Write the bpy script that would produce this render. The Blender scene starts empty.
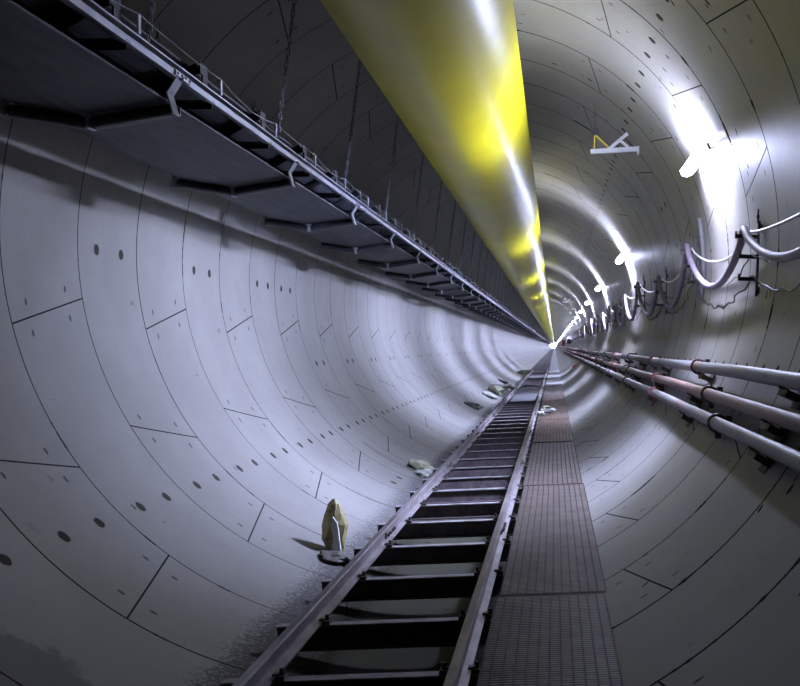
import bpy, bmesh, math, random
from mathutils import Vector, Matrix, noise

rnd = random.Random(7)
SC = bpy.context.scene
COL = SC.collection
PI = math.pi
R = 2.8            # inner radius of the lining
ZC = 2.8           # height of the tunnel axis
W = 1.133          # width of one ring of segments
J0 = 6.794         # a ring joint
Y0, Y1 = -13.6, 802.0

# ------------------------------------------------------------------ materials
class NT:
    """tiny helper that writes shader maths"""
    def __init__(self, name):
        self.m = bpy.data.materials.new(name); self.m.use_nodes = True
        self.t = self.m.node_tree; self.n = self.t.nodes; self.l = self.t.links
        self.b = self.n['Principled BSDF']; self.out = self.n['Material Output']
    def put(self, sock, v):
        if v is None: return
        if hasattr(v, 'is_output'): self.l.new(v, sock)
        else: sock.default_value = v
    def M(self, op, a, b=None, c=None, clamp=False):
        nd = self.n.new('ShaderNodeMath'); nd.operation = op; nd.use_clamp = clamp
        for i, v in enumerate((a, b, c)): self.put(nd.inputs[i], v)
        return nd.outputs[0]
    def add(s, a, b): return s.M('ADD', a, b)
    def sub(s, a, b): return s.M('SUBTRACT', a, b)
    def mul(s, a, b): return s.M('MULTIPLY', a, b)
    def mx(s, a, b): return s.M('MAXIMUM', a, b)
    def mn(s, a, b): return s.M('MINIMUM', a, b)
    def step(self, v, lo, hi, a=0.0, b=1.0):
        nd = self.n.new('ShaderNodeMapRange'); nd.interpolation_type = 'SMOOTHSTEP'
        for k, x in enumerate((v, lo, hi, a, b)): self.put(nd.inputs[k], x)
        return nd.outputs[0]
    def noise(self, vec, scale, detail=3.0, rough=0.55, dims='3D', out=0):
        nd = self.n.new('ShaderNodeTexNoise'); nd.noise_dimensions = dims
        self.put(nd.inputs['Vector'], vec)
        nd.inputs['Scale'].default_value = scale; nd.inputs['Detail'].default_value = detail
        nd.inputs['Roughness'].default_value = rough
        return nd.outputs[out]
    def white(self, a, b):
        nd = self.n.new('ShaderNodeTexWhiteNoise'); nd.noise_dimensions = '2D'
        self.l.new(self.vec(a, b, 0.0), nd.inputs['Vector'])
        return nd.outputs['Value']
    def vec(self, x, y, z):
        nd = self.n.new('ShaderNodeCombineXYZ')
        for k, v in enumerate((x, y, z)): self.put(nd.inputs[k], v)
        return nd.outputs[0]
    def vscale(self, v, s):
        nd = self.n.new('ShaderNodeVectorMath'); nd.operation = 'MULTIPLY'
        self.l.new(v, nd.inputs[0]); nd.inputs[1].default_value = s
        return nd.outputs[0]
    def sep(self, v):
        nd = self.n.new('ShaderNodeSeparateXYZ'); self.l.new(v, nd.inputs[0]); return nd.outputs
    def obj(self): return self.n.new('ShaderNodeTexCoord').outputs['Object']
    def uv(self): return self.n.new('ShaderNodeTexCoord').outputs['UV']
    def mix(self, f, a, b):
        nd = self.n.new('ShaderNodeMix'); nd.data_type = 'RGBA'
        self.put(nd.inputs[0], f)
        for i, v in ((6, a), (7, b)):
            if hasattr(v, 'is_output'): self.l.new(v, nd.inputs[i])
            else: nd.inputs[i].default_value = (*v, 1)
        return nd.outputs[2]
    def bump(self, h, dist, strength=1.0):
        nd = self.n.new('ShaderNodeBump'); nd.inputs['Strength'].default_value = strength
        nd.inputs['Distance'].default_value = dist
        self.l.new(h, nd.inputs['Height']); self.l.new(nd.outputs[0], self.b.inputs['Normal'])
    def fin(self, col=None, rough=None, metal=None, spec=None):
        if col is not None:
            if hasattr(col, 'is_output'): self.l.new(col, self.b.inputs['Base Color'])
            else: self.b.inputs['Base Color'].default_value = (*col, 1)
        if rough is not None: self.put(self.b.inputs['Roughness'], rough)
        if metal is not None: self.put(self.b.inputs['Metallic'], metal)
        if spec is not None: self.put(self.b.inputs['Specular IOR Level'], spec)
        return self.m

def simple(name, c1, c2=None, scale=8.0, rough=0.6, metal=0.0, spec=0.5, stretch=(1, 1, 1), lo=.35, hi=.7, bump=0.0, c3=None, s3=30.0):
    m = NT(name); v = m.vscale(m.obj(), stretch)
    n = m.noise(v, scale, 5.0, 0.6)
    f = m.step(n, lo, hi)
    c = m.mix(f, c1, c2 or c1)
    if c3:
        g = m.step(m.noise(v, s3, 4.0, 0.7), .56, .66)
        c = m.mix(g, c, c3)
    if bump: m.bump(n, bump)
    return m.fin(c, rough, metal, spec)

def lining_material():
    m = NT('cast_concrete_segments')
    u, v, _ = m.sep(m.uv()); P = m.obj(); X, Y, Z = m.sep(P)
    ring = m.M('FLOOR', v); fr = m.M('FRACT', v)
    odd = m.M('FLOORED_MODULO', ring, 2.0)                  # 0 even, 1 odd ring
    isodd = m.M('GREATER_THAN', odd, 0.5)
    # --- ring joints
    dj = m.mul(m.mn(fr, m.sub(1.0, fr)), W)
    jn = m.noise(m.vec(m.mul(u, .10), m.add(m.mul(m.M('ROUND', v), 3.71), .37), 0.5), 1.0, 4.0, .65)
    right = m.M('LESS_THAN', m.M('ABSOLUTE', u), 95.0)
    jw = m.add(m.add(.0060, m.mul(right, .0045)), m.mul(m.step(jn, .56, .68), m.add(.008, m.mul(right, .019))))
    thick2 = m.white(m.M('ROUND', v), 3.0)
    jw = m.add(jw, m.mul(thick2, .003))
    ring_line = m.M('LESS_THAN', dj, jw)
    # --- straight joints between segments, skewed; a narrow key in each ring
    def seg(list_):
        best = None
        for c, s in list_:
            pos = m.add(c - s / 2, m.mul(fr, s))
            d = m.M('ABSOLUTE', m.sub(m.M('FLOORED_MODULO', m.add(m.sub(u, pos), 180.0), 360.0), 180.0))
            best = d if best is None else m.mn(best, d)
        return best
    even_l = [(-168.0, -4.8), (34.8, 4.7), (57.2, -4.7), (124.7, 4.7), (-100.3, -4.7), (-32.8, 4.7)]
    odd_l = [(-145.4, 4.9), (-122.8, -4.8), (-55.1, -4.9), (12.5, -4.8), (80.0, -4.8), (147.5, 4.8)]
    de, do = seg(even_l), seg(odd_l)
    ds = m.add(m.mul(do, isodd), m.mul(de, m.sub(1.0, isodd)))
    dsm = m.mul(ds, R * PI / 180)
    seg_line = m.M('LESS_THAN', dsm, .0065)
    # --- small bolt marks on either side of each segment joint
    fb = m.mn(m.M('ABSOLUTE', m.sub(fr, .22)), m.M('ABSOLUTE', m.sub(fr, .76)))
    eb = m.M('ABSOLUTE', m.sub(dsm, .115))
    rb = m.add(m.M('POWER', m.M('DIVIDE', m.mul(fb, W), .017), 2.0), m.M('POWER', m.M('DIVIDE', eb, .030), 2.0))
    bolt = m.step(rb, .7, 1.1, 1.0, 0.0)
    # --- round grouted pockets, recess shade painted into the colour, two to a ring on rows 22.5 degrees apart
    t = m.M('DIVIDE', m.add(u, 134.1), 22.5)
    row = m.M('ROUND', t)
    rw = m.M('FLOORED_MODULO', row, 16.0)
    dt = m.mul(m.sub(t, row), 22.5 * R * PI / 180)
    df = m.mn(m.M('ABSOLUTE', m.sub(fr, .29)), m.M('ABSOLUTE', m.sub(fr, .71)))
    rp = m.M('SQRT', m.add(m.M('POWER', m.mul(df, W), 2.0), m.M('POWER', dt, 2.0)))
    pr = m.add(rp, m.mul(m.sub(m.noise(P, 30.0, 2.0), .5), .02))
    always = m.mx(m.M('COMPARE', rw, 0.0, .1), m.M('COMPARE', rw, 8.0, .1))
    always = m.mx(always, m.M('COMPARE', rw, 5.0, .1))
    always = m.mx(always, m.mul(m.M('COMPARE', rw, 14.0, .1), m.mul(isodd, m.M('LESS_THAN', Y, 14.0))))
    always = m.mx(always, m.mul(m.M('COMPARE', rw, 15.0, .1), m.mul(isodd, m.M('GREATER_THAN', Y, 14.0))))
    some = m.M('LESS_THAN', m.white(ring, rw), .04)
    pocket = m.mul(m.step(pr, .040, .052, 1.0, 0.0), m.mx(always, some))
    # --- second, smaller grout mark beside the pockets on some rings
    rp2 = m.add(m.M('POWER', m.M('DIVIDE', m.mul(m.M('ABSOLUTE', m.sub(fr, .21)), W), .014), 2.0),
                m.M('POWER', m.M('DIVIDE', m.add(dt, .02), .03), 2.0))
    mark = m.mul(m.step(rp2, .8, 1.2, 1.0, 0.0), m.mul(m.M('COMPARE', rw, 0.0, .1), m.sub(1.0, isodd)))
    # --- concrete colour
    big = m.noise(P, .9, 4.0, .6)
    fine = m.noise(P, 26.0, 4.0, .65)
    strk = m.noise(m.vec(m.mul(u, .03), m.mul(v, 9.0), 0.0), 1.0, 3.0, .6)
    col = m.mix(m.step(big, .35, .68), (.190, .182, .154), (.240, .231, .200))
    col = m.mix(m.mul(m.step(fine, .45, .75), .2), col, (.15, .145, .13))
    col = m.mix(m.mul(m.step(strk, .5, .8), .22), col, (.17, .163, .14))
    # per-segment tone
    seg_id = m.M('FLOOR', m.M('DIVIDE', m.add(u, m.mul(odd, 22.0)), 67.5))
    tone = m.white(ring, seg_id)
    col = m.mix(m.mul(tone, .16), col, (.17, .165, .15))
    # spalls / scuffs
    sp = m.noise(m.vscale(P, (1.0, .45, 1.0)), 7.5, 2.0, .5)
    scuff = m.mul(m.step(sp, .735, .76), m.step(m.noise(P, 2.0), .45, .6))
    col = m.mix(m.mul(scuff, .75), col, (.07, .068, .062))
    # lime wash streak lines running along the tunnel
    lw = m.M('ABSOLUTE', m.sub(m.add(u, m.mul(m.noise(P, .5), 1.2)), -157.0))
    col = m.mix(m.mul(m.step(lw, .05, .16, .25, 0.0), m.M('LESS_THAN', Y, 13.0)), col, (.42, .42, .40))
    # --- dirt along the track and mud under it, the dim light there painted into its colour
    grit = m.noise(P, 34.0, 5.0, .8)
    gx = m.step(m.M('ABSOLUTE', m.add(X, .58)), .16, .66, 1.0, 0.0)
    low = m.M('LESS_THAN', Z, .8)
    gm = m.mul(m.step(m.add(m.mul(grit, .75), m.mul(gx, .36)), .58, .72), low)
    col = m.mix(m.mul(gm, m.add(.25, m.mul(gx, .65))), col, (.085, .082, .076))
    mud_shade_x = m.step(m.add(m.M('ABSOLUTE', m.sub(X, .05)), m.mul(m.noise(P, 3.0), .3)), .60, .82, 1.0, 0.0)
    mud = m.mul(mud_shade_x, m.mul(low, .96))
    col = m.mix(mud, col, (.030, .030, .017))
    # speckled grit further up the left side
    g2 = m.noise(P, 42.0, 3.0, .7)
    gx2 = m.mul(m.step(m.M('ABSOLUTE', m.add(X, .9)), .1, .65, 1.0, 0.0), low)
    col = m.mix(m.mul(m.step(g2, .60, .70), m.mul(gx2, .8)), col, (.09, .086, .082))
    # dark damp stain low on the near left
    sx = m.M('POWER', m.M('DIVIDE', m.add(X, 1.42), .40), 2.0)
    sy = m.M('POWER', m.M('DIVIDE', m.sub(Y, 4.45), .50), 2.0)
    sd = m.add(m.M('SQRT', m.add(sx, sy)), m.mul(m.sub(m.noise(P, 9.0, 5.0, .7), .5), .75))
    col = m.mix(m.mul(m.step(sd, .80, 1.02, 1.0, 0.0), .82), col, (.045, .044, .042))
    # washed-out dirt that fills one joint beside the track
    wd = m.M('ABSOLUTE', m.sub(Y, 14.25))
    wn = m.add(.05, m.mul(m.noise(P, 6.0), .06))
    wash = m.mul(m.M('LESS_THAN', wd, wn), m.mul(m.M('GREATER_THAN', u, -135.0), m.M('LESS_THAN', u, -100.0)))
    col = m.mix(m.mul(wash, .8), col, (.10, .095, .08))
    dark = m.mx(m.mx(ring_line, seg_line), m.mul(m.mx(bolt, mark), .75))
    col = m.mix(m.mul(dark, .93), col, (.022, .021, .019))
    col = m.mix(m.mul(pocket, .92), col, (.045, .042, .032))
    h = m.sub(m.mul(m.add(big, m.mul(fine, .12)), .25), m.mx(m.mx(ring_line, seg_line), pocket))
    m.bump(h, .012, .6)
    # short dark scratches that run round the ring
    sv = m.noise(m.vec(m.mul(u, .30), m.mul(v, 9.0), 0.0), 1.0, 1.0, .5)
    sc = m.mul(m.mul(m.step(sv, .70, .73), right), m.step(m.noise(P, 1.1), .48, .58))
    col = m.mix(m.mul(sc, .85), col, (.03, .029, .027))
    allm = m.mx(m.mx(m.mx(dark, pocket), m.mul(mud, .8)), m.mx(sc, m.mul(gm, gx)))
    rough = m.mx(m.add(.39, m.mul(fine, .14)), m.mul(allm, .9))
    return m.fin(col, rough, 0.0, m.mul(m.sub(1.0, allm), .78))

def grooved_duct():
    m = NT('yellow_duct_fabric'); P = m.obj(); X, Y, Z = m.sep(P)
    n1 = m.noise(m.vscale(P, (1.6, 42.0, 1.6)), 1.0, 3.0, .6)
    n2 = m.noise(P, 1.3, 3.0)
    col = m.mix(m.step(n2, .3, .7), (.50, .445, .002), (.57, .51, .003))
    col = m.mix(m.mul(m.step(n1, .4, .75), .25), col, (.45, .40, .06))
    m.b.inputs['Coat Weight'].default_value = .22; m.b.inputs['Coat Roughness'].default_value = .28
    m.bump(n1, .004, .5)
    return m.fin(col, m.add(.37, m.mul(n1, .12)), 0.0, .22)

M = {}
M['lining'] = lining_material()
M['duct'] = grooved_duct()
M['belt'] = simple('black_rubber_belt', (.034, .035, .040), (.06, .062, .068), 6.0, .62, 0, .4, (3, .4, 3))
M['galv'] = simple('galvanised_steel', (.34, .35, .38), (.46, .47, .50), 14.0, .42, .75, .5, (1, .3, 1))
M['gloss_black'] = simple('black_painted_steel', (.018, .018, .02), (.035, .035, .038), 12.0, .45, 0, .5)
M['roller'] = simple('dark_roller_steel', (.012, .012, .014), (.028, .028, .032), 9.0, .4, .2, .5)
M['chain'] = simple('dull_chain_steel', (.10, .10, .11), (.2, .2, .21), 20.0, .5, .6, .5)
M['rail_head'] = simple('rubbed_rail_steel', (.10, .085, .075), (.23, .20, .185), 3.0, .42, .35, .5, (4, 1, 4))
M['sleeper'] = simple('grey_steel_sleeper', (.19, .18, .175), (.26, .25, .24), 5.0, .55, .15, .5, (1, 1, 1), c3=(.14, .10, .08), s3=9.0)
M['rail'] = simple('weathered_rail_steel', (.215, .20, .197), (.135, .11, .10), 3.5, .55, .2, .5, (2, 1, 2), c3=(.13, .09, .065), s3=16.0)
M['grate'] = simple('dark_walkway_steel', (.098, .078, .062), (.140, .114, .092), 4.0, .6, .05, .4, c3=(.10, .07, .05), s3=2.2)
M['grate_bar'] = simple('light_bearing_bar', (.030, .023, .015), (.048, .037, .026), 4.0, .75, 0, .15)
M['grate_rust'] = simple('rusty_walkway_steel', (.125, .080, .055), (.18, .125, .09), 3.0, .65, .05, .4)
M['plate'] = simple('smooth_walkway_plate', (.14, .135, .125), (.20, .195, .18), 2.0, .7, 0, .3)
M['dark_plate'] = simple('dark_cover_plate', (.075, .075, .075), (.11, .11, .108), 3.0, .7, 0, .25)
M['pipe_grey'] = simple('grey_painted_pipe', (.125, .12, .122), (.17, .162, .165), 3.0, .5, .1, .5, (1, .5, 1), c3=(.13, .07, .04), s3=3.2)
M['pipe_pink'] = simple('primer_red_pipe', (.175, .11, .095), (.14, .085, .07), 2.5, .55, .05, .5, (1, .5, 1), c3=(.14, .07, .04), s3=3.0)
M['clamp_dark'] = simple('dark_maroon_clamp', (.05, .018, .022), (.08, .03, .03), 20, .45, .2)
M['clamp_red'] = simple('red_clamp', (.15, .02, .035), (.20, .03, .05), 20, .45, .1)
M['bracket'] = simple('rusty_black_bracket', (.05, .045, .04), (.10, .075, .055), 12, .6, .2)
M['hose'] = simple('lilac_grey_hose', (.22, .18, .235), (.27, .225, .28), 6, .6, 0, .3)
M['hose_dark'] = simple('plum_hose', (.10, .05, .095), (.14, .08, .13), 6, .6, 0, .3)
M['hose_tan'] = simple('brown_grey_hose', (.15, .132, .125), (.19, .17, .16), 6, .65, 0, .3)
M['white_cable'] = simple('white_cable', (.70, .70, .70), (.8, .8, .8), 6, .4)
M['black_cable'] = simple('black_cable', (.03, .03, .035), (.06, .06, .065), 9, .5)
M['beige_cable'] = simple('beige_cable', (.38, .36, .32), (.46, .44, .4), 9, .5)
M['white_paint'] = simple('white_painted_steel', (.66, .67, .70), (.76, .77, .80), 6, .45)
M['yellow_strap'] = simple('yellow_strap', (.65, .52, .03), (.72, .6, .06), 9, .6)
M['black_rubber'] = simple('black_rubber_ball', (.03, .03, .032), (.05, .05, .05), 9, .4)
M['lamp_body'] = simple('white_lamp_housing', (.7, .7, .7), (.78, .78, .78), 5, .4)
M['red_paint'] = simple('red_cabinet_paint', (.50, .03, .05), (.6, .05, .08), 5, .4)
M['bag'] = simple('dusty_yellow_sack', (.30, .27, .11), (.42, .37, .17), 9, .6, 0, .4, bump=.01, c3=(.10, .09, .045), s3=14.0)
M['bag_white'] = simple('pale_torn_lining', (.52, .54, .50), (.62, .63, .6), 9, .6)
M['mud'] = simple('dark_mud', (.075, .07, .055), (.13, .125, .10), 20, .8, 0, .3, bump=.02)
M['stone'] = simple('pale_stone', (.34, .34, .30), (.24, .25, .18), 7, .8, 0, .3, bump=.02)
M['stone_green'] = simple('mossy_stone', (.22, .225, .12), (.30, .30, .22), 9, .8, 0, .3, bump=.02)
M['stone_dark'] = simple('dark_stone', (.08, .078, .07), (.15, .15, .13), 9, .8, 0, .3, bump=.02)
M['pink'] = simple('pink_wrapper', (.55, .10, .22), (.7, .3, .4), 16, .5)
em = NT('glowing_tube_diffuser')
em.b.inputs['Base Color'].default_value = (.9, .9, .9, 1)
em.b.inputs['Emission Color'].default_value = (.66, .71, 1.06, 1)
em.b.inputs['Emission Strength'].default_value = 430.0
M['glow'] = em.m
em = NT('translucent_end_cap')
em.b.inputs['Base Color'].default_value = (.9, .9, .9, 1)
em.b.inputs['Emission Color'].default_value = (.85, .9, 1.0, 1)
em.b.inputs['Emission Strength'].default_value = 6.0
M['cap_glow'] = em.m

# ------------------------------------------------------------------ geometry
class MB:
    def __init__(self): self.v = []; self.f = []; self.uv = None
    def poly(self, vs, fs):
        b = len(self.v); self.v.extend(vs); self.f.extend([tuple(b + i for i in f) for f in fs]); return self
    def box(self, x0, x1, y0, y1, z0, z1, mat=None):
        vs = [Vector(p) for p in ((x0, y0, z0), (x1, y0, z0), (x1, y1, z0), (x0, y1, z0), (x0, y0, z1), (x1, y0, z1), (x1, y1, z1), (x0, y1, z1))]
        if mat is not None: vs = [mat @ p for p in vs]
        return self.poly(vs, [(0, 3, 2, 1), (4, 5, 6, 7), (0, 1, 5, 4), (1, 2, 6, 5), (2, 3, 7, 6), (3, 0, 4, 7)])
    def extrude_y(self, prof, y0, y1, mat=None):
        """prof: closed list of (x, z), counter-clockwise seen from -Y"""
        n = len(prof)
        vs = [Vector((x, y0, z)) for x, z in prof] + [Vector((x, y1, z)) for x, z in prof]
        if mat is not None: vs = [mat @ p for p in vs]
        fs = [tuple(range(n)), tuple(range(2 * n - 1, n - 1, -1))]
        fs += [(i, n + i, n + (i + 1) % n, (i + 1) % n) for i in range(n)]
        return self.poly(vs, fs)
    def cyl(self, p, q, r, n=14, r2=None, cap=True):
        return self.tube([Vector(p), Vector(q)], r, n, cap, r2)
    def tube(self, pts, r, n=10, cap=True, r2=None):
        pts = [Vector(p) for p in pts]; vs = []; k = len(pts)
        t0 = (pts[1] - pts[0]).normalized()
        a = t0.orthogonal().normalized()
        for i, p in enumerate(pts):
            t = (pts[min(i + 1, k - 1)] - pts[max(i - 1, 0)]).normalized()
            a = (a - t * a.dot(t)).normalized(); b = t.cross(a)
            rr = r if (r2 is None or i == 0) else r2
            for j in range(n):
                w = 2 * PI * j / n; vs.append(p + (a * math.cos(w) + b * math.sin(w)) * rr)
        fs = []
        for i in range(k - 1):
            for j in range(n):
                fs.append((i * n + j, i * n + (j + 1) % n, (i + 1) * n + (j + 1) % n, (i + 1) * n + j))
        if cap:
            fs.append(tuple(range(n - 1, -1, -1))); fs.append(tuple((k - 1) * n + j for j in range(n)))
        return self.poly(vs, fs)
    def torus_path(self, pts, r, n=6):
        """closed tube"""
        pts = [Vector(p) for p in pts]; k = len(pts); vs = []
        c = sum(pts, Vector()) / k
        nrm = (pts[0] - c).cross(pts[1] - c).normalized()
        for i, p in enumerate(pts):
            t = (pts[(i + 1) % k] - pts[i - 1]).normalized(); b = nrm; a = t.cross(b)
            for j in range(n):
                w = 2 * PI * j / n; vs.append(p + (a * math.cos(w) + b * math.sin(w)) * r)
        fs = [(i * n + j, i * n + (j + 1) % n, ((i + 1) % k) * n + (j + 1) % n, ((i + 1) % k) * n + j) for i in range(k) for j in range(n)]
        return self.poly(vs, fs)
    def mesh(self, name, mat, smooth=None):
        me = bpy.data.meshes.new(name)
        me.from_pydata([tuple(p) for p in self.v], [], self.f); me.update()
        bm = bmesh.new(); bm.from_mesh(me); bmesh.ops.recalc_face_normals(bm, faces=bm.faces)
        bm.to_mesh(me); bm.free()
        if mat: me.materials.append(mat)
        if smooth is not None:
            me.polygons.foreach_set('use_smooth', [True] * len(me.polygons))
            me.set_sharp_from_angle(angle=math.radians(smooth))
        return me
    def obj(self, name, mat, parent=None, smooth=None, loc=None):
        o = bpy.data.objects.new(name, self.mesh(name, mat, smooth)); COL.objects.link(o)
        if parent: o.parent = parent
        if loc: o.location = loc
        return o

def thing(name, label, cat, loc=(0, 0, 0), rot=(0, 0, 0), group=None):
    o = bpy.data.objects.new(name, None); o.empty_display_size = .1; COL.objects.link(o)
    o.location = loc; o.rotation_euler = rot
    return tag(o, label, cat, group)
def tag(o, label, cat, group=None):
    o['label'] = label; o['category'] = cat
    if group: o['group'] = group
    return o
def struct(o): o['kind'] = 'structure'; return o
def copy_tree(o, parent=None):
    c = o.copy(); COL.objects.link(c); c.parent = parent
    for ch in KIDS.get(o.name, ()): copy_tree(ch, c)
    return c
KIDS = {}
def reg(root):
    """remember children once, so copying does not scan the scene"""
    for o in bpy.data.objects:
        if o.parent: KIDS.setdefault(o.parent.name, [])
    KIDS.clear()
    for o in bpy.data.objects:
        if o.parent: KIDS.setdefault(o.parent.name, []).append(o)
def dup(root, loc, label=None, rot=None):
    c = copy_tree(root); c.location = loc
    if rot: c.rotation_euler = rot
    if label: c['label'] = label
    return c
def ordinal(n):
    words = ['first', 'second', 'third', 'fourth', 'fifth', 'sixth', 'seventh', 'eighth', 'ninth', 'tenth', 'eleventh', 'twelfth']
    if n <= 12: return words[n - 1]
    s = 'th' if 10 <= n % 100 <= 20 else {1: 'st', 2: 'nd', 3: 'rd'}.get(n % 10, 'th')
    return '%d%s' % (n, s)

# ------------------------------------------------------------------ the lining
def sector(name, a0, a1):
    """a curved slab of the lining between two angles (degrees, 0 = right, 90 = crown)"""
    me = bpy.data.meshes.new(name); vs = []; fs = []; uvs = []
    na = int(round((a1 - a0) / 1.5)); ys = [Y0 + (Y1 - Y0) * (i / 60.0) ** 1.6 for i in range(61)]
    for y in ys:
        for j in range(na + 1):
            a = math.radians(a0 + (a1 - a0) * j / na)
            vs.append((R * math.cos(a), y, ZC + R * math.sin(a)))
    n = na + 1
    for i in range(len(ys) - 1):
        for j in range(na):
            fs.append((i * n + j, i * n + j + 1, (i + 1) * n + j + 1, (i + 1) * n + j))
    ncurve = len(fs); b = len(vs)
    for y in (Y0, Y1):
        for j in range(n):
            a = math.radians(a0 + (a1 - a0) * j / na)
            vs.append(((R + .25) * math.cos(a), y, ZC + (R + .25) * math.sin(a)))
    for j in range(na): fs.append((b + j, b + n + j, b + n + j + 1, b + j + 1))
    last = (len(ys) - 1) * n
    for j in range(na):
        fs.append((j, b + j, b + j + 1, j + 1)); fs.append((last + j, last + j + 1, b + n + j + 1, b + n + j))
    me.from_pydata(vs, [], fs); me.update()
    uvl = me.uv_layers.new(name='UVMap')
    for p in me.polygons:
        for li, vi in zip(p.loop_indices, p.vertices):
            x, y, z = vs[vi]; a = math.degrees(math.atan2(z - ZC, x))
            mid = (a0 + a1) / 2
            while a < mid - 180: a += 360
            while a > mid + 180: a -= 360
            uvl.data[li].uv = (a, (y - J0) / W + 40.0)
        p.use_smooth = p.index < ncurve
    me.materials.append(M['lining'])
    o = bpy.data.objects.new(name, me); COL.objects.link(o); return struct(o)
sector('floor', -127.5, -52.5)
sector('wall_right', -52.5, 52.5)
sector('ceiling', 52.5, 127.5)
sector('wall_left', 127.5, 232.5)
mb = MB()
ang = [2 * PI * i / 64 for i in range(64)]
mb.poly([Vector(((R + .2) * math.cos(a), y, ZC + (R + .2) * math.sin(a))) for y in (Y1, Y1 + .3) for a in ang],
        [tuple(range(63, -1, -1)), tuple(range(64, 128))] + [(i, (i + 1) % 64, 64 + (i + 1) % 64, 64 + i) for i in range(64)])
struct(mb.obj('wall_end', simple('grey_end_wall', (.5, .5, .49), (.6, .6, .59), 1.0)))

# ------------------------------------------------------------------ track
ZL = .247; SL = .045
def trk(x): return ZL + SL * (x + .44)
TILT = -math.atan(SL)          # rotation about Y that lifts +x

def rotY(): return Matrix.Rotation(-math.atan(SL), 4, 'Y')
def sleeper_mat():
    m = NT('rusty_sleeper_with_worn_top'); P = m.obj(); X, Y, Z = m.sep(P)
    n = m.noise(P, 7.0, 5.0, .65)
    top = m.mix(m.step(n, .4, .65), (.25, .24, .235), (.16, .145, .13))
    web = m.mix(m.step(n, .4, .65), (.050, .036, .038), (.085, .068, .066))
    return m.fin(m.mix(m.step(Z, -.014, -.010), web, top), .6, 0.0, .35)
# sleeper: an H-section beam lying across the invert, origin on its top at x = 0
def sleeper(name):
    t = thing(name, 'grey steel H-beam sleeper nearest the camera, across the bottom of the picture', 'sleeper', (0, 5.06, trk(0)), (0, -math.atan(SL), 0), 'steel sleepers of the track')
    h = .152; b = MB()
    pr = [(-.038, 0), (.038, 0), (.038, -.010), (.006, -.015), (.006, -h + .016), (.052, -h + .011), (.052, -h), (-.052, -h), (-.052, -h + .011), (-.006, -h + .016), (-.006, -.015), (-.038, -.010)]
    m = Matrix.Rotation(PI / 2, 4, 'Z')
    b.extrude_y(pr, -.80, .665, m)
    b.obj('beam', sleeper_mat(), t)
    return t
def clip_mb(x, s):
    b = MB()
    b.box(x + s * .060, x + s * .105, -.035, .035, .0, .022)
    b.box(x + s * .040, x + s * .075, -.022, .022, .020, .032)
    b.cyl((x + s * .085, 0, .02), (x + s * .085, 0, .055), .012, 6)
    return b
s0 = sleeper('sleeper')
for x in (-.44, .56):
    for s in (-1, 1):
        clip_mb(x, s).obj('rail_clip', M['bracket'], s0)
ys_sleep = [5.06, 6.08, 7.26, 8.43, 9.58, 10.65, 11.72]
while ys_sleep[-1] < 325: ys_sleep.append(ys_sleep[-1] + 1.10)
reg(s0)
beam_mesh = [c for c in KIDS[s0.name] if c.name.startswith('beam')][0]
for i, y in enumerate([3.95] + ys_sleep[1:]):
    jit = rnd.uniform(-.012, .012)
    lab = ('grey steel H-beam sleeper just below the bottom edge of view' if i == 0 else
           'grey steel H-beam sleeper, %s up the track from the camera' % ordinal(i + 1))
    if i < 45: dup(s0, (0, y, trk(0)), lab)
    else:
        c = s0.copy(); COL.objects.link(c); c.location = (0, y, trk(0)); c['label'] = 'distant grey steel sleeper, %s up the track from the camera' % ordinal(i + 1)
        d = beam_mesh.copy(); COL.objects.link(d); d.parent = c

fb = MB(); y = ys_sleep[-1] + 1.10
while y < 600:
    fb.box(-.69, .80, y - .052, y + .052, -.152, -.003, Matrix.Rotation(-math.atan(SL), 4, 'Y')); y += 1.10
fo = fb.obj('sleeper_row', M['sleeper'], None, None, (0, 0, trk(0)))
tag(fo, 'remaining steel sleepers of the track, specks at the far end of the tunnel', 'sleepers', 'steel sleepers of the track'); fo['kind'] = 'stuff'

# rails in short lengths with fishplated joints
def rail_mb(y0, y1):
    b = MB()
    pr = [(-.055, 0), (.055, 0), (.055, .008), (.012, .020), (.008, .030), (.008, .082), (.027, .092), (.027, .112), (.022, .120), (-.022, .120), (-.027, .112), (-.027, .092), (-.008, .082), (-.008, .030), (-.012, .020), (-.055, .008)]
    return b.extrude_y(pr, y0, y1)
def make_rail(name, lab):
    L = 4.99
    t = thing(name, lab, 'rail', (0, 0, 0), (0, -math.atan(SL), 0), 'short rail lengths of the track')
    rail_mb(0, L).obj('rail_section', M['rail'], t)
    rh = MB(); rh.box(-.019, .019, .002, L - .002, .1195, .1212); rh.obj('running_surface', M['rail_head'], t)
    for s in (-1, 1):
        f = MB(); f.box(s * .009, s * .026, -.20, .22, .030, .082)
        fo = f.obj('fishplate', M['rail'], t)
        for k, yy in enumerate((-.15, -.055, .075, .17)):
            q = MB(); q.cyl((s * .024, yy, .056), (s * .046, yy, .056), .015, 6); q.obj('bolt', M['bracket'], fo)
    return t
railL = make_rail('rail', 'left rail length running out of the bottom of the picture')
reg(railL)
ry = 3.43
first = True
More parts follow.
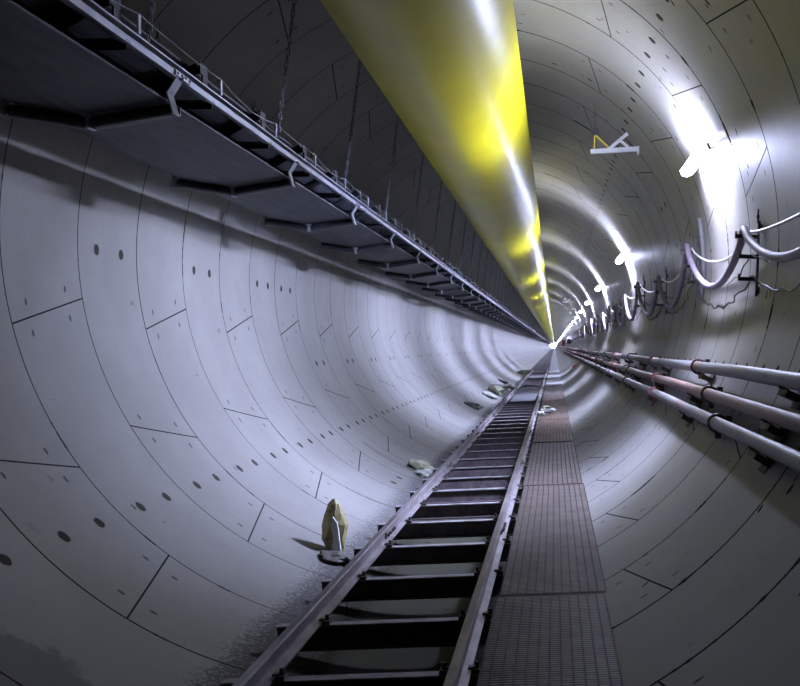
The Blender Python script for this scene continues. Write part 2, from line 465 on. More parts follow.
for side, x in (('left', -.44), ('right', .56)):
    k = 0; y = 8.82 - 10.0
    while y < 600:
        loc = (x, y, trk(x) + .0012)
        if k == 0: lab = 'grey-brown %s rail length lying just behind the camera end' % side
        elif k == 1: lab = 'grey-brown %s rail length running out of the bottom of the picture' % side
        else: lab = 'grey-brown %s rail length, %s one up the track from the camera' % (side, ordinal(k))
        if k == 0 and side == 'left':
            railL.location = loc; railL['label'] = lab
        elif k < 14: dup(railL, loc, lab)
        else:
            c = railL.copy(); COL.objects.link(c); c.location = loc; c['label'] = lab.replace('grey-brown', 'distant')
            for ch in KIDS[railL.name][:2]:
                d = ch.copy(); COL.objects.link(d); d.parent = c
        y += 5.0; k += 1

# open steel grating walkway to the right of the right rail
GX0, GX1 = .668, 1.365
def grating(name, L, mat_c, mat_b, lab):
    t = thing(name, lab, 'walkway panel', (GX0, 0, 0), (0, -math.atan(SL), 0), 'grating panels of the walkway')
    w = GX1 - GX0; th = .027
    b = MB(); n = 13
    for i in range(n):
        x = w * i / (n - 1); x = min(max(x, .005), w - .005)
        b.box(x - .0045, x + .0045, .004, L - .004, .0, th + .004)
    b.obj('bearing_bars', mat_b, t)
    b = MB(); k = int(L / .034)
    for i in range(k):
        y = .012 + (L - .03) * i / (k - 1)
        b.box(.004, w - .004, y, y + .018, th - .010, th)
    b.obj('cross_bars', mat_c, t)
    for y in (.0, L - .014):
        b = MB(); b.box(0, w, y, y + .014, .0, th + .004); b.obj('end_banding', mat_b, t)
    return t
gp = grating('grating_panel', 5.10, M['grate'], M['grate_bar'], '')
gr = grating('grating_panel', 5.10, M['grate_rust'], M['grate_bar'], '')
reg(gp)
GY = [-3.75, 1.37, 6.49, 11.61, 16.85, 21.97, 27.09, 32.21, 37.33]
for i, y in enumerate(GY):
    src = gp if i < 4 or i > 6 else gr
    lab = ['dark steel grating panel behind the camera end of the walkway',
           'dark steel grating panel at the bottom edge of the picture, beside right rail',
           'dark steel grating panel of the walkway, second visible from the camera',
           'dark steel grating panel of the walkway, third visible, before the rusty ones',
           'rusty brown steel grating panel, nearest of the rusty ones',
           'rusty brown steel grating panel with broken stones on it',
           'rusty brown steel grating panel, farthest of the rusty ones',
           'dark steel grating panel just beyond the rusty ones',
           'dark steel grating panel, last before the smooth pale plates'][i]
    off = .012 if i == 2 else (-.004 if i == 1 else rnd.uniform(-.004, .004))
    loc = (GX0 + off, y, trk(GX0) + .003)
    if src is gp and i == 0: gp.location = loc; gp['label'] = lab
    elif src is gr and i == 4: gr.location = loc; gr['label'] = lab
    else: dup(src, loc, lab)
y = 42.6; k = 0; pl = None
while y < 600:
    lab = 'pale smooth walkway plate beyond the gratings, %s from the near end' % ordinal(k + 1)
    if pl is None:
        b = MB(); b.box(0, GX1 - GX0, 0, 4.97, .0, .012); b.box(.02, .06, 0, 4.97, -.007, 0); b.box(.59, .63, 0, 4.97, -.007, 0)
        pl = b.obj('walkway_plate', M['plate'], None, None, (GX0, y, trk(GX0) + .01)); pl.rotation_euler = (0, -math.atan(SL), 0)
        tag(pl, lab, 'walkway plate', 'smooth walkway plates')
    else:
        c = pl.copy(); COL.objects.link(c); c.location = (GX0, y, trk(GX0) + .01); c['label'] = lab
    y += 5.0; k += 1
# dark cover plates between the rails, far up the track
for k, (ya, yb, lab) in enumerate(((30.3, 35.6, 'dark steel cover plate between the rails, nearest of the three'),
                                   (35.7, 41.0, 'dark steel cover plate between the rails, middle of the three'),
                                   (53.0, 60.0, 'dark steel cover plate between the rails, farthest of the three'))):
    b = MB(); b.box(-.33, .45, 0, yb - ya, 0, .012); b.box(-.33, -.31, 0, yb - ya, .012, .03); b.box(.43, .45, 0, yb - ya, .012, .03)
    o = b.obj('cover_plate', M['dark_plate'], None, None, (0, ya, trk(0) + .001)); o.rotation_euler = (0, -math.atan(SL), 0)
    tag(o, lab, 'cover plate', 'cover plates over the sleepers')

# ------------------------------------------------------------------ ventilation duct
DC = (0.0, 4.727); DR = .70
t = thing('ventilation_duct', 'big glossy yellow ventilation duct hung along the crown of the tunnel', 'duct', (0, 0, DC[1]))
b = MB(); n = 72; ys = [Y0 + (790 - Y0) * (i / 120.0) ** 1.5 for i in range(121)]
vs = [Vector((DR * math.cos(2 * PI * j / n), y, DR * math.sin(2 * PI * j / n))) for y in ys for j in range(n)]
m2 = [Vector(((DR - .01) * math.cos(2 * PI * j / n), y, (DR - .01) * math.sin(2 * PI * j / n))) for y in (ys[0], ys[-1]) for j in range(n)]
fs = [(i * n + j, i * n + (j + 1) % n, (i + 1) * n + (j + 1) % n, (i + 1) * n + j) for i in range(len(ys) - 1) for j in range(n)]
nb = len(vs); la = (len(ys) - 1) * n
fs += [(nb + j, nb + n + j, nb + n + (j + 1) % n, nb + (j + 1) % n) for j in range(n)]
fs += [(j, nb + j, nb + (j + 1) % n, (j + 1) % n) for j in range(n)] + [(la + j, la + (j + 1) % n, nb + n + (j + 1) % n, nb + n + j) for j in range(n)]
b.poly(vs + m2, fs); b.obj('duct_skin', M['duct'], t, 40)
b = MB(); b.box(-.012, .012, Y0, 790, DR - .004, DR + .02); b.obj('top_seam', M['black_cable'], t)
hk = MB()
for i in range(90):
    y = Y0 + 1 + i * 2.9
    hk.cyl((0, y, DR + .01), (0, y, 5.601 - DC[1]), .008, 6)
hk.obj('hanging_hooks', M['chain'], t)

# ------------------------------------------------------------------ lamps
LY = [10.2, 21.6, 32.5, 43.3, 54.1]
while LY[-1] < 785: LY.append(LY[-1] + 10.8)
la_ = math.radians(22.8); lr = R - .14
t = thing('tunnel_lamp', '', 'lamp', (lr * math.cos(la_), 0, ZC + lr * math.sin(la_)), (0, -la_, 0), 'strip lamps along the right wall')
# local +x points at the wall
b = MB(); b.box(.045, .075, -.62, .62, -.036, .036); b.obj('housing', M['lamp_body'], t)
b = MB(); pr = [(.045, -.055), (.045, .055), (-.02, .050), (-.055, .025), (-.055, -.025), (-.02, -.050)]
b.extrude_y(pr, -.60, .60); b.obj('diffuser', M['glow'], t)
for y in (-.4, .4):
    b = MB(); b.box(.075, .136, y - .012, y + .012, -.012, .012); b.obj('mount', M['lamp_body'], t)
ld = bpy.data.lights.new('tube_light', 'AREA'); ld.shape = 'RECTANGLE'; ld.size = .11; ld.size_y = 1.16
ld.energy = 430.0; ld.color = (.50, .57, 1.0); ld.spread = math.radians(108)
lo = bpy.data.objects.new('tube_light', ld); COL.objects.link(lo); lo.parent = t; lo.location = (-.06, 0, 0); lo.rotation_euler = Vector((-.90, .26, -.38)).to_track_quat('-Z', 'Y').to_euler()
for y in (-.612, .601):
    b = MB(); b.extrude_y([(x * 1.06 - .001, z * 1.08) for x, z in pr], y, y + .011); b.obj('end_cap', M['cap_glow'], t)
reg(t)
lamps = []
for i, y in enumerate(LY):
    lab = ['glaring strip lamp on the upper right wall, nearest and largest', 'glowing strip lamp on the right wall, second from the camera',
           'glowing strip lamp on the right wall, third from the camera'][i] if i < 3 else 'distant glowing strip lamp on the right wall, %s from the camera' % ordinal(i + 1)
    loc = (t.location.x, y, t.location.z)
    if i == 0: t.location = loc; t['label'] = lab; lamps.append(t)
    else: lamps.append(dup(t, loc, lab))

# ------------------------------------------------------------------ pipes on the right
PY0, PY1 = -6.0, 790.0
def pipe_run(name, x, z, r, mat, clamps, lab, couplings, group):
    t = thing(name, lab, 'pipe', (x, 0, z), (0, 0, 0), group)
    b = MB(); pts = []
    nseg = 90
    for i in range(nseg + 1):
        y = PY0 + (PY1 - PY0) * (i / nseg) ** 1.5
        pts.append((.008 * math.sin(y * .9 + x * 9), y, .010 * math.sin(y * .63 + z * 5)))
    b.tube(pts, r, 18); b.obj('pipe_body', mat, t, 40)
    def at(y): return Vector((.008 * math.sin(y * .9 + x * 9), y, .010 * math.sin(y * .63 + z * 5)))
    for k, y in enumerate(couplings):
        c = at(y); q = MB(); q.cyl(c + Vector((0, -.07, 0)), c + Vector((0, .07, 0)), r + .010, 18); q.obj('coupling', M['bracket'] if k % 2 else mat, t, 40)
    a = math.atan2(z - ZC, x)               # outward direction
    out = Vector((math.cos(a), 0, math.sin(a))); tg = Vector((-math.sin(a), 0, math.cos(a)))
    gap = R - math.hypot(x, z - ZC)
    for k, y in enumerate(clamps):
        c = at(y); q = MB(); pts = []
        for i in range(13):
            w = PI * (i / 12.0)
            pts.append(c - out * math.sin(w) * (r + .014) + tg * math.cos(w) * (r + .014))
        pts = [c + tg * (r + .014) + out * (r + .02)] + pts + [c - tg * (r + .014) + out * (r + .02)]
        q.tube(pts, .011, 8)
        q.box(-.022, .022, -.02, .02, -.02, .02, Matrix.Translation(c + tg * (r + .03) + out * (r + .01)))
        q.box(-.022, .022, -.02, .02, -.02, .02, Matrix.Translation(c - tg * (r + .03) + out * (r + .01)))
        q.obj('clamp', M['clamp_red'] if k % 2 else M['clamp_dark'], t, 40)
    return t
cl1 = [9.92 + 4.42 * k for k in range(20)]
cl2 = [8.57 + 4.45 * k for k in range(20)]
cl3 = [7.78 + 4.75 * k for k in range(20)]
P1 = (2.456, 1.742); P2 = (2.358, 1.535); P3 = (2.284, 1.362)
cp = [17.5 + 6.1 * k for k in range(16)]
pipe_run('wall_pipe', *P1, .053, M['pipe_grey'], cl1, 'grey wall pipe, topmost of the three pipes on the right', [c + 3 for c in cp], 'pipes along the right wall')
pipe_run('wall_pipe', *P2, .050, M['pipe_pink'], cl2, 'pinkish primer-red wall pipe, middle of the three on the right', [c + 1.2 for c in cp], 'pipes along the right wall')
pipe_run('wall_pipe', *P3, .050, M['pipe_grey'], cl3, 'grey wall pipe, lowest of the three pipes on the right', cp, 'pipes along the right wall')
# wall brackets under the pipes
br = None; k = 0; y = 2.7
while y < 120:
    for n_, (px, pz) in enumerate((P1, P2, P3)):
        a = math.atan2(pz - ZC, px); gap = R - math.hypot(px, pz - ZC)
        where = ('top', 'middle', 'lowest')[n_]
        lab = 'small dark steel bracket under the %s pipe, %s row from the camera' % (where, ordinal(k + 1))
        if br is None:
            b = MB(); b.box(-.012, gap - .020, -.11, .11, -.105, -.062); b.box(gap - .034, gap - .018, -.09, .09, -.15, .0); b.box(-.05, .02, -.02, .02, -.066, -.052)
            br = b.obj('pipe_bracket', M['bracket']); o = br
            tag(o, lab, 'bracket', 'pipe brackets on the right wall')
        else:
            o = br.copy(); COL.objects.link(o); o['label'] = lab
        o.location = (px, y, pz); o.rotation_euler = (0, -a, 0)
    y += 3.399; k += 1

# ------------------------------------------------------------------ cable hangers and hoses
HY = [5.0, 8.55, 12.1, 15.5, 19.2]
while HY[-1] < 130: HY.append(HY[-1] + 3.45)
def hz(i): return [2.92, 2.89, 3.10, 2.96, 3.10][i] if i < 5 else (3.05 if i % 2 else 2.98)
def wallx(z): return math.sqrt(R * R - (z - ZC) ** 2)
t = thing('cable_hanger', '', 'cable hanger', (0, 0, 0), (0, 0, 0), 'black cable hangers on the right wall')
b = MB(); b.box(-.03, -.012, -.022, .022, -.52, .12); b.obj('upright', M['gloss_black'], t)
for k, (z, l) in enumerate(((-.01, .19), (-.18, .15), (-.37, .15))):
    b = MB(); b.box(-.03 - l, -.03, -.02, .02, z - .022, z + .010); b.box(-.03 - l, -.03 - l + .012, -.02, .02, z + .010, z + .035); b.obj('arm', M['gloss_black'], t)
b = MB(); b.cyl((-.03, 0, .10), (-.03, 0, .22), .007, 6); b.cyl((-.03, 0, .14), (-.03, 0, .17), .014, 8); b.obj('anchor_rod', M['bracket'], t)
b = MB(); b.box(-.012, .0, -.04, .04, -.50, -.44); b.box(-.012, .0, -.04, .04, .04, .09); b.obj('wall_pad', M['bracket'], t)
reg(t)
for i, y in enumerate(HY):
    z = hz(i); loc = (wallx(z - .25) - .006 if abs(z - .25 - ZC) < .3 else wallx(z), y, z)
    zt, zb = z + .1, z - .5
    a = math.atan2(wallx(zt) - wallx(zb), zt - zb)
    loc = ((wallx(zt) + wallx(zb)) / 2 + math.sin(a) * (z - (zt + zb) / 2) - .002, y, z)
    lab = 'black three-armed cable hanger on the right wall, %s from the camera' % ordinal(i + 1)
    if i == 0: t.location = loc; t.rotation_euler = (0, a, 0); t['label'] = lab
    else: dup(t, loc, lab, (0, a, 0))
def sag(p, q, zmin, n=18, skew=.5):
    """hanging curve from p to q whose low point is at zmin"""
    pts = []
    for i in range(n + 1):
        s = i / n
        base = p.z + (q.z - p.z) * s
        lowest = (p.z + (q.z - p.z) * .5)
        d = (lowest - zmin)
        shape = 4 * s * (1 - s)
        shape = shape ** .85 if shape > 0 else 0
        pts.append(Vector((p.x + (q.x - p.x) * s + .02 * math.sin(s * PI), p.y + (q.y - p.y) * s, base - d * shape)))
    return pts
def arm_tip(i, k=0, dx=0.0):
    z = hz(i) + (-.01, -.18, -.37)[k] + .045
    return Vector((wallx(z) - .155 + dx, HY[i], z))
def run(k, dx, dz, zfun, n, steps, wob, cap, seed):
    """one continuous line hung over the hangers"""
    pts = []
    for i in range(n):
        p, q = arm_tip(i, k, dx), arm_tip(i + 1, k, dx)
        p.z += dz; q.z += dz
        seg = sag(p, q, zfun(i, p, q), steps)
        for j, pp in enumerate(seg):
            edge = min(1.0, 4 * (j / steps) * (1 - j / steps) * 2)
            pp.x += wob[0] * edge * math.sin(j * .9 + i * 1.3 + seed); pp.z += wob[1] * edge * math.sin(j * 1.7 + i * 2 + seed)
            pp.x = min(pp.x, wallx(pp.z) - cap)
        seg[0] = seg[0] + Vector((0, .0, 0))
        pts += [seg[0] + Vector((0, -.03, -.002)), seg[0], seg[0] + Vector((0, .03, -.002))] + seg[1:-1] if i else seg[:-1]
    return pts
zl = [2.57, 2.56, 2.50, 2.49]
b = MB(); b.tube(run(0, 0.0, .018, lambda i, p, q: zl[i] if i < 4 else 2.50 + .05 * math.sin(i * 2.3), 34, 20, (0, 0), .045, 0), .034, 12)
tag(b.obj('hose', M['hose'], None, 60), 'thick lilac-grey hose looping from hanger to hanger along the right wall', 'hose')
b = MB(); b.tube(run(0, .06, -.008, lambda i, p, q: min(p.z, q.z) - (.10 if i else .06), 12, 16, (0, 0), .03, 0), .012, 8)
tag(b.obj('cable', M['white_cable'], None, 60), 'thin white cable drooping above the thick hose on the right wall', 'cable')
b = MB(); b.tube(run(2, .075, -.018, lambda i, p, q: min(p.z, q.z) - .20, 16, 24, (.05, .018), .07, 0), .008, 6)
tag(b.obj('wire', M['black_cable'], None, 60), 'kinked black wire hanging lowest, under the hose on the right wall', 'wire')
b = MB(); b.tube(run(1, .06, -.026, lambda i, p, q: min(p.z, q.z) - .16, 16, 24, (.02, .018), .07, 2.0), .006, 6)
tag(b.obj('wire', M['black_cable'], None, 60), 'kinked black wire behind the hose loops, over the middle hanger arms', 'wire')
b = MB(); pts = [Vector((wallx(z) - .032, 11.55 + .25 * (3.42 - z), z)) for z in (3.42, 3.3, 3.1, 2.9, 2.7, 2.5)]
b.tube(pts, .026, 10); tag(b.obj('conduit', M['pipe_grey'], None, 50), 'short grey upright conduit on the right wall beside the lamp glare', 'conduit')

# ------------------------------------------------------------------ conveyor
CXR, CXL = -1.17, -2.25
CY0, CY1 = -4.75, 790.0
t = thing('belt_conveyor', 'long dark belt conveyor hung on chains under the upper left wall', 'conveyor', (CXR, 0, 3.52))
ox, oz = CXR, 3.52
def C(x, y, z): return Vector((x - ox, y, z - oz))
def stringer(x, s, nm):
    pr = [(0, 0), (0, .038), (-.048, .038), (-.048, .070), (0, .070), (0, .080), (-.052, .080), (-.052, .006), (-.018, .0)]
    b = MB(); pp = [(x - ox + s * a, c) for a, c in pr]
    L = 5.3; y = CY0; k = 0
    while y < CY1:
        b.extrude_y(pp, y, min(y + L - .006, CY1)); y += L
    b.obj(nm, M['galv'], t)
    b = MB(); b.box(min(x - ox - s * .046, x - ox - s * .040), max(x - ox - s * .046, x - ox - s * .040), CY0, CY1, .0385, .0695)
    b.obj('groove_shade', M['gloss_black'], t)  # dark strip painted in for the shade inside the stringer groove
    b = MB(); y = CY0 + L
    while y < 80:
        b.box(x - ox + s * .0, x - ox + s * .012, y - .12, y + .12, .004, .034)
        for dy in (-.09, -.03, .03, .09): b.cyl((x - ox + s * .01, y + dy, .019), (x - ox + s * .022, y + dy, .019), .008, 6)
        y += L
    b.obj('splice_plate', M['galv'], t)
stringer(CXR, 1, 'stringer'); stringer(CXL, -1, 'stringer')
# return belt: shallow V
def strip(pts, y0, y1, th, sagy=0.0, n=1):
    b = MB(); k = len(pts)
    prof = [(x - ox, z - oz) for x, z in pts] + [(x - ox, z - oz + th) for x, z in reversed(pts)]
    return b.extrude_y(prof, y0, y1)
strip([(-2.18, 3.392), (-2.0, 3.362), (-1.8, 3.332), (-1.715, 3.325), (-1.63, 3.332), (-1.43, 3.362), (-1.25, 3.392)], CY0, CY1, .012).obj('return_belt', M['belt'], t)
strip([(-2.12, 3.735), (-1.93, 3.632), (-1.89, 3.618), (-1.54, 3.618), (-1.50, 3.632), (-1.31, 3.735)], CY0, CY1, .014).obj('carrying_belt', M['belt'], t)
# return idler
ri = bpy.data.objects.new('return_idler', None); COL.objects.link(ri); ri.parent = t
def idler_mb():
    b = MB()
    z0, z1 = 3.279, 3.352
    b.cyl(C(-1.735, 0, z0), C(-2.20, 0, z1), .038, 16); b.cyl(C(-1.695, 0, z0), C(-1.225, 0, z1), .038, 16)
    return b
y_first = 5.85
tmp = idler_mb()
ri_mesh = tmp.obj('roller', M['roller'], ri, 40)
bb = MB()
bb.box(-.0, 0, 0, 0, 0, 0) if False else None
# frame angle behind the rollers
fz = [(-2.235, 3.345), (-1.715, 3.262), (-1.195, 3.345)]
prof = [(x - ox, z - oz - .018) for x, z in fz] + [(x - ox, z - oz + .03) for x, z in reversed(fz)]
bb.extrude_y(prof, .045, .055)
prof = [(x - ox, z - oz - .026) for x, z in fz] + [(x - ox, z - oz - .018) for x, z in reversed(fz)]
bb.extrude_y(prof, .01, .055)
bb.obj('frame_angle', M['gloss_black'], ri)
bb = MB(); bb.box(-1.715 - ox - .012, -1.715 - ox + .012, -.045, .05, 3.235 - oz, 3.318 - oz); bb.box(-1.715 - ox - .035, -1.715 - ox + .035, -.045, -.038, 3.300 - oz, 3.312 - oz); bb.obj('centre_bracket', M['galv'], ri)
for xx, s in ((CXR, 1), (CXL, -1)):
    bb = MB()
    path = [(xx + s * .002, 3.512), (xx - s * .052, 3.426), (xx - s * .018, 3.308)]
    w = .024
    pr = [(x - w - ox, z - oz) for x, z in path] + [(x + w - ox, z - oz) for x, z in reversed(path)]
    if s < 0: pr = pr
    bb.extrude_y([(x - ox - .005, z - oz) for x, z in path] + [(x - ox + .005, z - oz) for x, z in reversed(path)], -.10, -.0)
    bb.box(xx - ox - .03, xx - ox + .03, -.05, .02, 3.508 - oz, 3.522 - oz)
    bb.obj('drop_bracket', M['galv'], ri)
# carrying idler
ci = bpy.data.objects.new('carrying_idler', None); COL.objects.link(ci); ci.parent = t
b = MB()
b.cyl(C(-1.87, 0, 3.575), C(-1.56, 0, 3.575), .038, 14)
b.cyl(C(-1.905, 0, 3.585), C(-2.185, 0, 3.735), .038, 14); b.cyl(C(-1.525, 0, 3.585), C(-1.245, 0, 3.735), .038, 14)
b.obj('roller', M['roller'], ci, 40)
b = MB(); b.box(CXL - ox, CXR - ox - .0, .03, .09, 3.522 - oz, 3.535 - oz); b.box(CXL - ox, CXR - ox - .02, .08, .09, 3.49 - oz, 3.53 - oz)
for x in (-1.226, -1.90, -1.53, -2.194):
    top = 3.76 if x in (-1.226, -2.194) else 3.60
    b.box(x - ox - .006, x - ox + .006, .0, .085, 3.53 - oz, top - oz)
    b.box(x - ox - .006, x - ox + .006, -.05, .02, top - .07 - oz, top - oz)
b.obj('idler_frame', M['gloss_black'], ci)
reg(t)
def multi(src, ys):
    src.location = (0, ys[0], 0)
    for y in ys[1:]:
        c = copy_tree(src, t); c.location = (0, y, 0)
yr = [3.2] + [5.85 + 2.65 * k for k in range(60)]
multi(ri, yr)
yc = [2.45 + 1.3 * k for k in range(99)]
multi(ci, yc)
# pull cord on posts
pc = bpy.data.objects.new('cord_post', None)
bpy.data.objects.remove(pc)
posts_y = [2.62 + 1.3 * k for k in range(98)]
b = MB(); b.box(-.004, .004, -.018, .018, .080, .175); b.box(-.02, .004, -.018, .018, .175, .181)
post = b.obj('cord_post', M['galv'], t, None, (.010, posts_y[0], 0))
for y in posts_y[1:]:
    c = post.copy(); COL.objects.link(c); c.parent = t; c.location = (.010, y, 0)
b = MB(); pts = []
for y in [posts_y[0] - 1.3] + posts_y:
    pts.append((.010, y, .182))
    for s in (.2, .5, .8): pts.append((.010 + .003 * math.sin(y * 3), y + 1.3 * s, .182 - .055 * 4 * s * (1 - s) * (.6 + .4 * math.sin(y * 7))))
b.tube(pts, .004, 5); b.obj('pull_cord', M['galv'], t, 50)

# chains
def chain_mesh(L):
    b = MB(); pitch = .052; k = int(L / pitch)
    for i in range(k):
        c = Vector((0, 0, pitch * (i + .5))); pts = []
        hl, hw = .026, .013
        for j in range(12):
            w = 2 * PI * j / 12
            zz = math.sin(w) * .013 + (hl - .008 if math.sin(w) > 0 else -(hl - .008)) ; xx = math.cos(w) * hw
            pts.append(c + (Vector((xx, 0, zz)) if i % 2 else Vector((0, xx, zz))))
        b.torus_path(pts, .0052, 6)
    return b
def chain_len(x, z, lean):
    # distance along the leaning chain to the lining
    d = Vector((math.sin(lean), 0, math.cos(lean))); p = Vector((x, 0, z - ZC)); s = 0
    while (p + d * s).length < R - .004: s += .002
    return s
lean = .125
for side, x in (('right', CXR - .022), ('left', CXL + .022)):
    ln = lean if side == 'right' else lean * .6
    L = chain_len(x, 3.603, ln); me = None
    y = 2.85; k = 0
    while y < 110:
        lab = 'steel chain holding the %s edge of the conveyor, %s from the camera' % ('near right' if side == 'right' else 'far left', ordinal(k + 1))
        if me is None:
            o = chain_mesh(L).obj('hanging_chain', M['chain'], None, 60); me = o
        else:
            o = me.copy(); COL.objects.link(o)
        o.location = (x, y, 3.613); o.rotation_euler = (0, ln, 0)
        tag(o, lab, 'chain', 'chains hanging the conveyor from the crown')
        y += 2.56; k += 1

# ------------------------------------------------------------------ white wall-mounted bracket near the crown
def crown_bracket(y, lab):
    t = thing('crown_bracket', lab, 'bracket', (1.505, y, 4.487), (0, 0, 0), 'white brackets under the crown')
    def bar(p, q, w, nm, mat, d=.03):
        p, q = Vector(p), Vector(q); L = (q - p).length; b = MB()
        rot = (q - p).to_track_quat('X', 'Z').to_matrix().to_4x4()
        b.box(0, L, -d, d, -w, w, Matrix.Translation(p) @ rot); return b.obj(nm, mat, t)
    bar((0, 0, 0), (.61, 0, .032), .028, 'arm', M['white_paint'])
    bar((.24, 0, .03), (.480, 0, .232), .020, 'brace', M['white_paint'], .02)
    bar((.375, 0, .15), (.49, 0, .055), .016, 'strut', M['white_paint'], .02)
    b = MB(); b.cyl((.06, -.03, .262), (.06, .03, .262), .052, 16); b.cyl((.06, 0, .26), (.06, 0, .33), .012, 8); b.obj('pulley', M['black_rubber'], t, 40)
    bar((.06, 0, .22), (.245, 0, .045), .010, 'strap', M['yellow_strap'], .01)
    bar((.06, 0, .24), (.045, 0, .03), .009, 'strap', M['yellow_strap'], .01)
    hx = .06 + 1.505; hzv = math.sqrt(R * R - hx * hx) + ZC - 4.487
    b = MB(); b.cyl((.06, 0, .32), (.06, 0, hzv - .012), .004, 6); b.obj('suspension_wire', M['black_cable'], t)
    b = MB(); b.box(.605, .63, -.05, .05, -.04, .06); b.obj('wall_plate', M['white_paint'], t)
    return t
crown_bracket(13.07, 'white triangular steel bracket with yellow strap hanging under the crown, nearer one')
crown_bracket(57.5, 'small distant white triangular bracket under the crown, farther one')

# ------------------------------------------------------------------ things far up the tunnel
t = thing('electrical_cabinet', 'small red cabinet with a white cap far up on the right wall', 'cabinet', (2.22, 128, 2.0))
b = MB(); b.box(-.20, .20, -.15, .15, 0, .72); b.obj('body', M['red_paint'], t)
b = MB(); b.box(-.22, .22, -.17, .17, .72, .95); b.obj('cap', M['white_paint'], t)
b = MB(); b.box(-.17, .17, -.162, -.15, .04, .68); b.obj('door', M['red_paint'], t)
b = MB(); b.box(.20, .42, -.05, .05, .30, .36); b.box(.20, .40, -.05, .05, .60, .66); b.obj('wall_arm', M['bracket'], t)
t = thing('cable_reel', 'dark round cable reel on the right wall beside the red cabinet', 'cable reel', (2.42, 95, 2.42))
b = MB(); b.cyl((0, -.12, 0), (0, -.09, 0), .24, 28); b.cyl((0, .09, 0), (0, .12, 0), .24, 28); b.obj('flange', M['gloss_black'], t, 40)
b = MB(); b.cyl((0, -.09, 0), (0, .09, 0), .19, 28); b.obj('wound_cable', M['black_cable'], t, 40)
b = MB(); b.box(.0, .345, -.03, .03, -.03, .03); b.obj('spindle', M['bracket'], t)

t = thing('end_glow', 'added glowing white box that brightens the very end of the tunnel', 'lamp', (1.3, 798.0, 1.6))  # added glow source, whitens the otherwise dark tunnel end
b = MB(); b.cyl((0, 0, .3), (0, 0, 1.25), .05, 8); b.box(-.4, .4, -.4, .4, .0, .3); b.obj('stand', M['bracket'], t)
b = MB(); b.box(-.9, .9, -.12, .12, 1.25, 1.9); b.obj('glow_box', M['glow'], t)
# ------------------------------------------------------------------ stones, mud and the sack
def rock_mb(seed, sx, sy, sz, rough=.75, sub=2, flat=True):
    bm = bmesh.new(); bmesh.ops.create_icosphere(bm, subdivisions=sub, radius=1.0)
    o = Vector((seed * 3.1, seed * 1.7, seed * .9))
    for v in bm.verts:
        d = 1 + rough * noise.noise(v.co * 1.1 + o) + rough * .5 * noise.noise(v.co * 2.6 + o)
        v.co = Vector((v.co.x * sx * d, v.co.y * sy * d, v.co.z * sz * d))
    b = MB(); bm.verts.ensure_lookup_table()
    b.poly([v.co.copy() for v in bm.verts], [tuple(v.index for v in f.verts) for f in bm.faces]); bm.free(); return b
def floorz(x): return ZC - math.sqrt(R * R - x * x)
def rock(seed, x, y, s, mat, lab, rot=0.0, group='stones beside the track', lift=None, nm='stone'):
    b = rock_mb(seed, *s)
    o = b.obj(nm, M[mat]); z = lift if lift is not None else floorz(x) + s[2] * .55
    o.location = (x, y, z); o.rotation_euler = (0, math.atan(x / R) * -1 * (-1 if lift is None else 0), rot)
    if lift is None: o.rotation_euler = (0, -math.asin(x / R), rot)
    return tag(o, lab, 'stone', group)
# the upright sack-like lump by the left rail
t = thing('stone_sack', 'upright dusty yellow-green sack with a pale torn front, standing left of the track', 'sack', (-.875, 8.72, floorz(-.875) - .01), (0, -.06, 0))
t.scale = (1.08, 1.08, 1.12)
def hull(rings, seg=9, seed=1):
    b = MB(); vs = []
    for k, (z, rx, ry, cx) in enumerate(rings):
        for j in range(seg):
            w = 2 * PI * j / seg + .3 * (k % 2)
            q = 1 + .16 * noise.noise(Vector((math.cos(w) * 1.7 + seed, math.sin(w) * 1.7, z * 9)))
            vs.append(Vector((cx + rx * math.cos(w) * q, ry * math.sin(w) * q, z)))
    fs = [(i * seg + j, i * seg + (j + 1) % seg, (i + 1) * seg + (j + 1) % seg, (i + 1) * seg + j) for i in range(len(rings) - 1) for j in range(seg)]
    fs += [tuple(range(seg - 1, -1, -1)), tuple((len(rings) - 1) * seg + j for j in range(seg))]
    b.poly(vs, fs); return b
hull([(0, .060, .05, .0), (.05, .085, .07, -.01), (.13, .105, .08, -.015), (.22, .108, .075, -.005), (.31, .085, .06, .0), (.39, .050, .04, .0), (.43, .012, .012, .005)], 9, 3).obj('sack_body', M['bag'], t)
b = MB(); f0 = [(-.004, .30), (.030, .245), (.034, .18), (.040, .10), (.046, .03), (.0, .005), (-.024, .06), (-.010, .14), (-.024, .23)]
b.extrude_y([(x + .010, z) for x, z in reversed(f0)], -.096, -.064); b.obj('torn_lining', M['bag_white'], t)
b = rock_mb(8, .13, .13, .05, .5, 3); o = b.obj('mud_heap', M['mud']); o.location = (-.83, 8.42, floorz(-.83) + .03); o.rotation_euler = (0, .26, .2)
tag(o, 'flat dark mud heap between the yellow sack and the left rail', 'mud')
rock(4, -.84, 14.5, (.22, .24, .09), 'stone_green', 'broad greenish flat stone beside the left rail, nearest of the stones', .4)
rock(5, -.80, 13.95, (.11, .13, .08), 'stone', 'pale stone leaning against the broad greenish flat stone', 1.0)
rock(6, -1.16, 27.3, (.22, .30, .10), 'stone_dark', 'long dark flat stone left of the track, before the slab pile', .7)
rock(7, -1.10, 33.5, (.26, .40, .11), 'stone', 'pale flat slab in the pile left of the rail, lowest', .2)
rock(9, -1.12, 36.3, (.22, .45, .20), 'stone_green', 'bright mossy stone in the pile left of the rail', .5)
rock(10, -1.2, 38.9, (.26, .5, .12), 'stone', 'grey flat slab behind the mossy stone in the pile', 1.2)
rock(11, -1.30, 45.0, (.20, .5, .06), 'stone_dark', 'dark slab high on the left of the pile', .3)
rock(12, -.95, 43.0, (.24, .5, .09), 'stone', 'pale lump at the far end of the pile by the rail', .9)
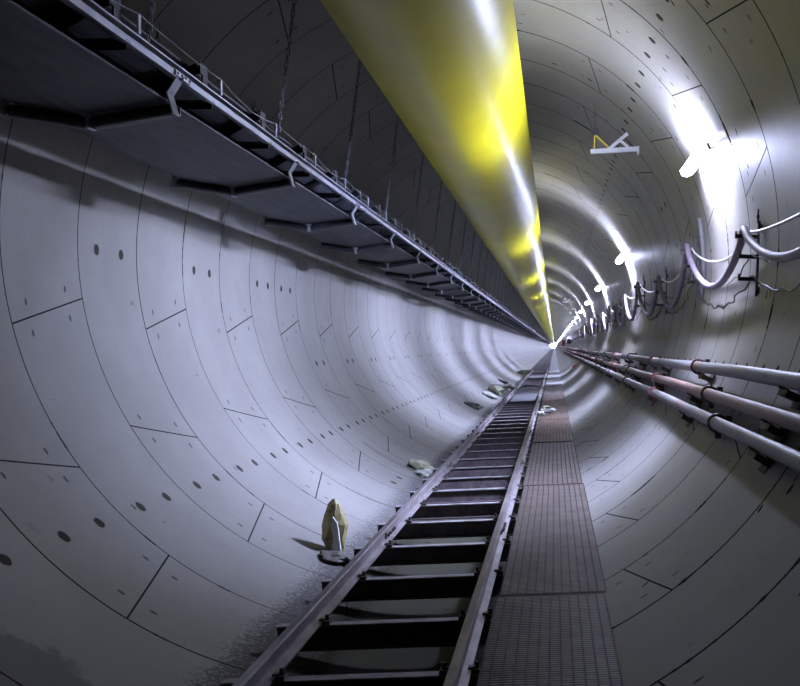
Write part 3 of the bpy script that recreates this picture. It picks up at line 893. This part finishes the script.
rock(13, -1.0, 62.0, (.20, .6, .20), 'stone_green', 'small distant mossy stone left of the rail', .9)
for k in range(26):
    x = -.62 - abs(rnd.gauss(0, .10)); y = rnd.uniform(4.8, 24)
    s = rnd.uniform(.010, .022)
    b = rock_mb(20 + k, s * 1.4, s * 1.2, s, .35, 1); o = b.obj('pebble', M['stone_dark']); o.location = (x, y, floorz(x) + s * .5)
    o['label'] = 'small dark pebble in the grit along the left rail'; o['category'] = 'pebble'; o['group'] = 'pebbles in the grit by the left rail'
deck = lambda x: trk(x) + .03
for k, (x, y, s, mt, lab) in enumerate(((.735, 23.2, .050, 'stone', 'pale broken stone on the edge of the rusty grating, nearest'),
                                        (.79, 23.9, .050, 'stone', 'pale broken stone on the rusty grating, second from the rail'),
                                        (.86, 23.5, .060, 'stone_dark', 'dark broken stone on the rusty grating, in the middle'),
                                        (.98, 24.1, .050, 'stone', 'pale broken stone on the rusty grating, farthest right'),
                                        (.84, 24.6, .065, 'stone_green', 'yellowish broken stone on the rusty grating, farthest back'))):
    rock(60 + k, x, y, (s * 1.5, s * 2.2, s), mt, lab, k * .8, 'broken stones on the walkway', lift=deck(x) + s * 1.45)
b = rock_mb(71, .14, .20, .07, .6, 2); o = b.obj('wrapper', M['pink']); x = 2.02; o.location = (x, 49.4, floorz(x) + .15); o.rotation_euler = (0, -math.asin(x / R), .3)
tag(o, 'crumpled pink and white wrapper lying on the curved right side far up', 'wrapper')

# ------------------------------------------------------------------ camera, world, view
cam = bpy.data.cameras.new('camera'); co = bpy.data.objects.new('camera', cam); COL.objects.link(co)
co.location = (1.035, 0, 1.947); co.rotation_euler = (PI / 2, 0, .03235)
cam.sensor_width = 36; cam.lens = 1000 / 800 * 36
cam.shift_x = -(522.06 - 400) / 800; cam.shift_y = (346.38 - 343) / 800
cam.clip_end = 1500; cam.clip_start = .05
SC.camera = co
w = bpy.data.worlds.new('world'); SC.world = w; w.use_nodes = True
w.node_tree.nodes['Background'].inputs[0].default_value = (.5, .48, .42, 1)
w.node_tree.nodes['Background'].inputs[1].default_value = .02
SC.view_settings.view_transform = 'Standard'; SC.view_settings.look = 'None'
SC.view_settings.exposure = 0.0; SC.view_settings.gamma = 1.0
SC.view_settings.use_curve_mapping = False
SC.cycles.max_bounces = 10; SC.cycles.diffuse_bounces = 6; SC.cycles.glossy_bounces = 4
SC.cycles.sample_clamp_indirect = 8.0
SC.cycles.use_denoising = True
